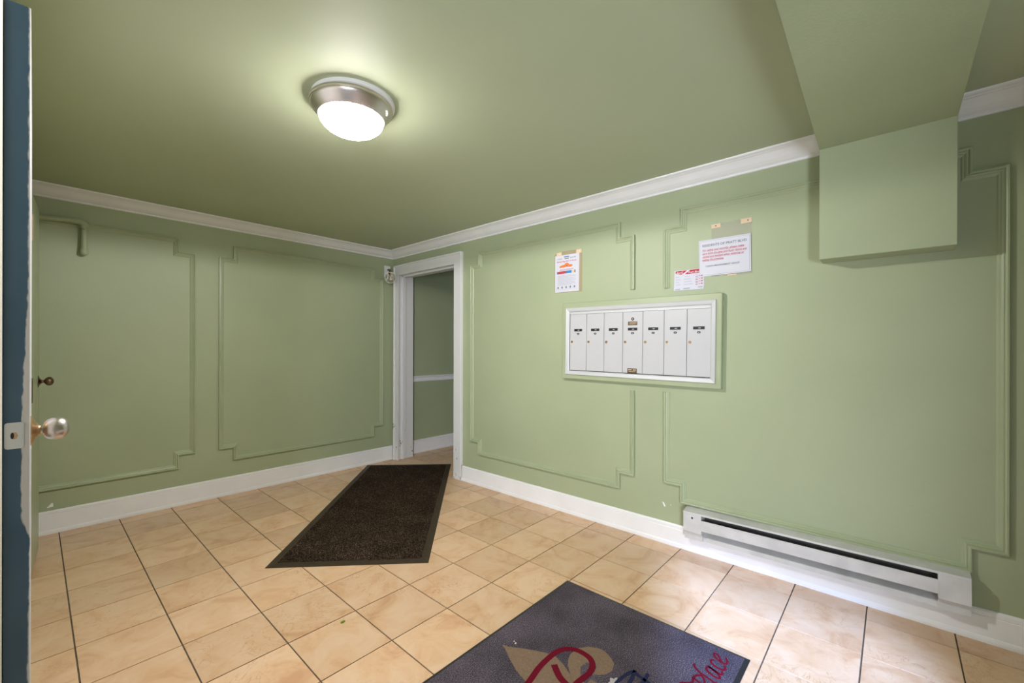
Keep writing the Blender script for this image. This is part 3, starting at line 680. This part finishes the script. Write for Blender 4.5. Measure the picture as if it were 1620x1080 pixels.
petal = [(1.324, 1.236), (1.333, 1.205), (1.358, 1.165), (1.388, 1.112), (1.410, 1.064), (1.418, 1.024), (1.402, 0.975), (1.378, 0.928), (1.336, 0.883), (1.318, 0.883), (1.272, 0.928), (1.246, 0.965), (1.232, 1.0), (1.238, 1.040), (1.254, 1.094), (1.284, 1.157), (1.312, 1.205)]
outer = [(1.336, 0.883), (1.379, 0.928), (1.408, 0.958), (1.436, 0.977), (1.468, 0.988), (1.500, 0.987), (1.524, 0.981), (1.556, 0.957), (1.576, 0.925), (1.580, 0.900), (1.567, 0.862), (1.543, 0.829), (1.504, 0.816), (1.471, 0.825), (1.449, 0.843), (1.438, 0.865), (1.466, 0.865), (1.482, 0.875), (1.488, 0.890), (1.473, 0.914), (1.437, 0.919), (1.409, 0.901), (1.380, 0.872), (1.376, 0.839)]
mir = [(2 * AX - x, y) for x, y in outer][::-1]
patch('fleur_emblem', [petal, outer, mir, [(1.24, 0.855), (1.41, 0.855), (1.41, 0.815), (1.24, 0.815)], [(1.30, 0.82), (1.35, 0.82), (1.385, 0.72), (1.325, 0.66), (1.265, 0.72)]], M['tanpile'], label='tan fleur-de-lis emblem')
patch('pale_flower', [[(1.436 + 0.022 * (1 + 0.3 * math.cos(5 * a)) * math.cos(a) + 0.02, 0.785 + 0.016 * (1 + 0.3 * math.cos(5 * a)) * math.sin(a)) for a in [k * math.pi / 10 for k in range(20)]]], M['palepile'], label='pale flower shape')
ribbon('maroon_initial', [(0.024, [(1.13, 0.93), (1.160, 0.985), (1.218, 1.014), (1.271, 1.027), (1.329, 1.038), (1.392, 1.041), (1.448, 1.037), (1.484, 1.017), (1.505, 0.982), (1.508, 0.941), (1.498, 0.909), (1.473, 0.886), (1.433, 0.876), (1.396, 0.880), (1.357, 0.884), (1.327, 0.878), (1.300, 0.860)]),
                          (0.026, [(1.377, 1.003), (1.355, 0.974), (1.338, 0.946), (1.327, 0.913), (1.312, 0.870), (1.285, 0.780), (1.250, 0.690), (1.190, 0.640)])], 0.024, M['maroon'], label='maroon script letter P')
ribbon('navy_lettering', [[(1.562, 0.750), (1.530, 0.764), (1.490, 0.772), (1.455, 0.774), (1.42, 0.765)], [(1.562, 0.750), (1.520, 0.742), (1.480, 0.737), (1.45, 0.72), (1.43, 0.67), (1.43, 0.62), (1.46, 0.60)],
                          [(1.36, 0.72), (1.375, 0.66), (1.37, 0.61)], [(1.372, 0.68), (1.40, 0.715), (1.425, 0.71)], [(1.55, 0.74), (1.535, 0.66), (1.545, 0.61), (1.57, 0.61)], [(1.51, 0.70), (1.58, 0.705)],
                          [(1.50, 0.70), (1.47, 0.71), (1.445, 0.68), (1.455, 0.63), (1.49, 0.63), (1.505, 0.69), (1.505, 0.62)]], 0.013, M['navy'])
PLW = 0.0085
ribbon('maroon_lettering', [[(1.608, 0.590), (1.622, 0.594), (1.648, 0.564), (1.676, 0.569), (1.698, 0.563), (1.708, 0.549), (1.693, 0.534), (1.672, 0.527), (1.655, 0.530)], [(1.676, 0.567), (1.667, 0.540), (1.655, 0.510), (1.640, 0.490)],
                            [(1.756, 0.590), (1.746, 0.589), (1.737, 0.583), (1.722, 0.561), (1.715, 0.534), (1.708, 0.510), (1.704, 0.497), (1.712, 0.494)],
                            [(1.780, 0.541), (1.770, 0.547), (1.756, 0.546), (1.744, 0.530), (1.736, 0.508), (1.740, 0.494), (1.752, 0.497), (1.765, 0.515), (1.776, 0.543), (1.768, 0.515), (1.764, 0.497), (1.772, 0.492), (1.784, 0.498)],
                            [(1.828, 0.537), (1.822, 0.546), (1.808, 0.545), (1.797, 0.530), (1.792, 0.510), (1.796, 0.495), (1.808, 0.491), (1.822, 0.499)],
                            [(1.838, 0.514), (1.852, 0.523), (1.868, 0.535), (1.872, 0.546), (1.862, 0.549), (1.848, 0.540), (1.836, 0.520), (1.834, 0.503), (1.843, 0.496), (1.858, 0.498), (1.872, 0.507)]], PLW, M['maroon'], label='maroon script word Place')

# small litter on floor and mat
bm = bmesh.new(); prism(bm, [(0.950 + 0.012 * math.cos(a) * (1 if math.cos(a) > 0 else 0.8), 1.890 + 0.0065 * math.sin(a)) for a in [k * math.pi / 6 for k in range(12)]], up_(0.0), 0.0, 0.0035)
tag(link('fallen_leaf', bm, M['leaf']), 'tiny green leaf lying on the cream floor tile', 'leaf')

for (x, y, r_) in ((1.366, 1.196, 0.0045), (1.372, 1.210, 0.0030)):
    bm = bmesh.new(); bmesh.ops.create_icosphere(bm, subdivisions=1, radius=r_)
    for v in bm.verts: v.co = Vector((x + v.co.x * 1.2, y + v.co.y * 0.8, 0.0078 + r_ * 0.6 + v.co.z * 0.7))
    tag(link('crumb', bm, M['cream']), 'larger pale crumb on the grey mat near the fleur tip' if r_ > 0.004 else 'smaller pale crumb on the grey mat, farther from the fleur tip', 'crumb', 'crumbs on the grey mat')
# paint chips on the walls
def chip(par, pts, fn):
    bm = bmesh.new(); prism(bm, pts, fn, 0.0, 0.0012); o = link('chip_or_glint', bm, M['white'], bpy.data.objects[par])
chip('wall_right', [(1.131, 0.262), (1.118, 0.258), (1.108, 0.236), (1.116, 0.232), (1.124, 0.246)], onR)
chip('wall_right', [(1.079, 0.253), (1.074, 0.256), (1.072, 0.250)], onR)
chip('wall_back', [(0.093, 0.178), (0.062, 0.176), (0.085, 0.205), (0.092, 0.200)], onB)
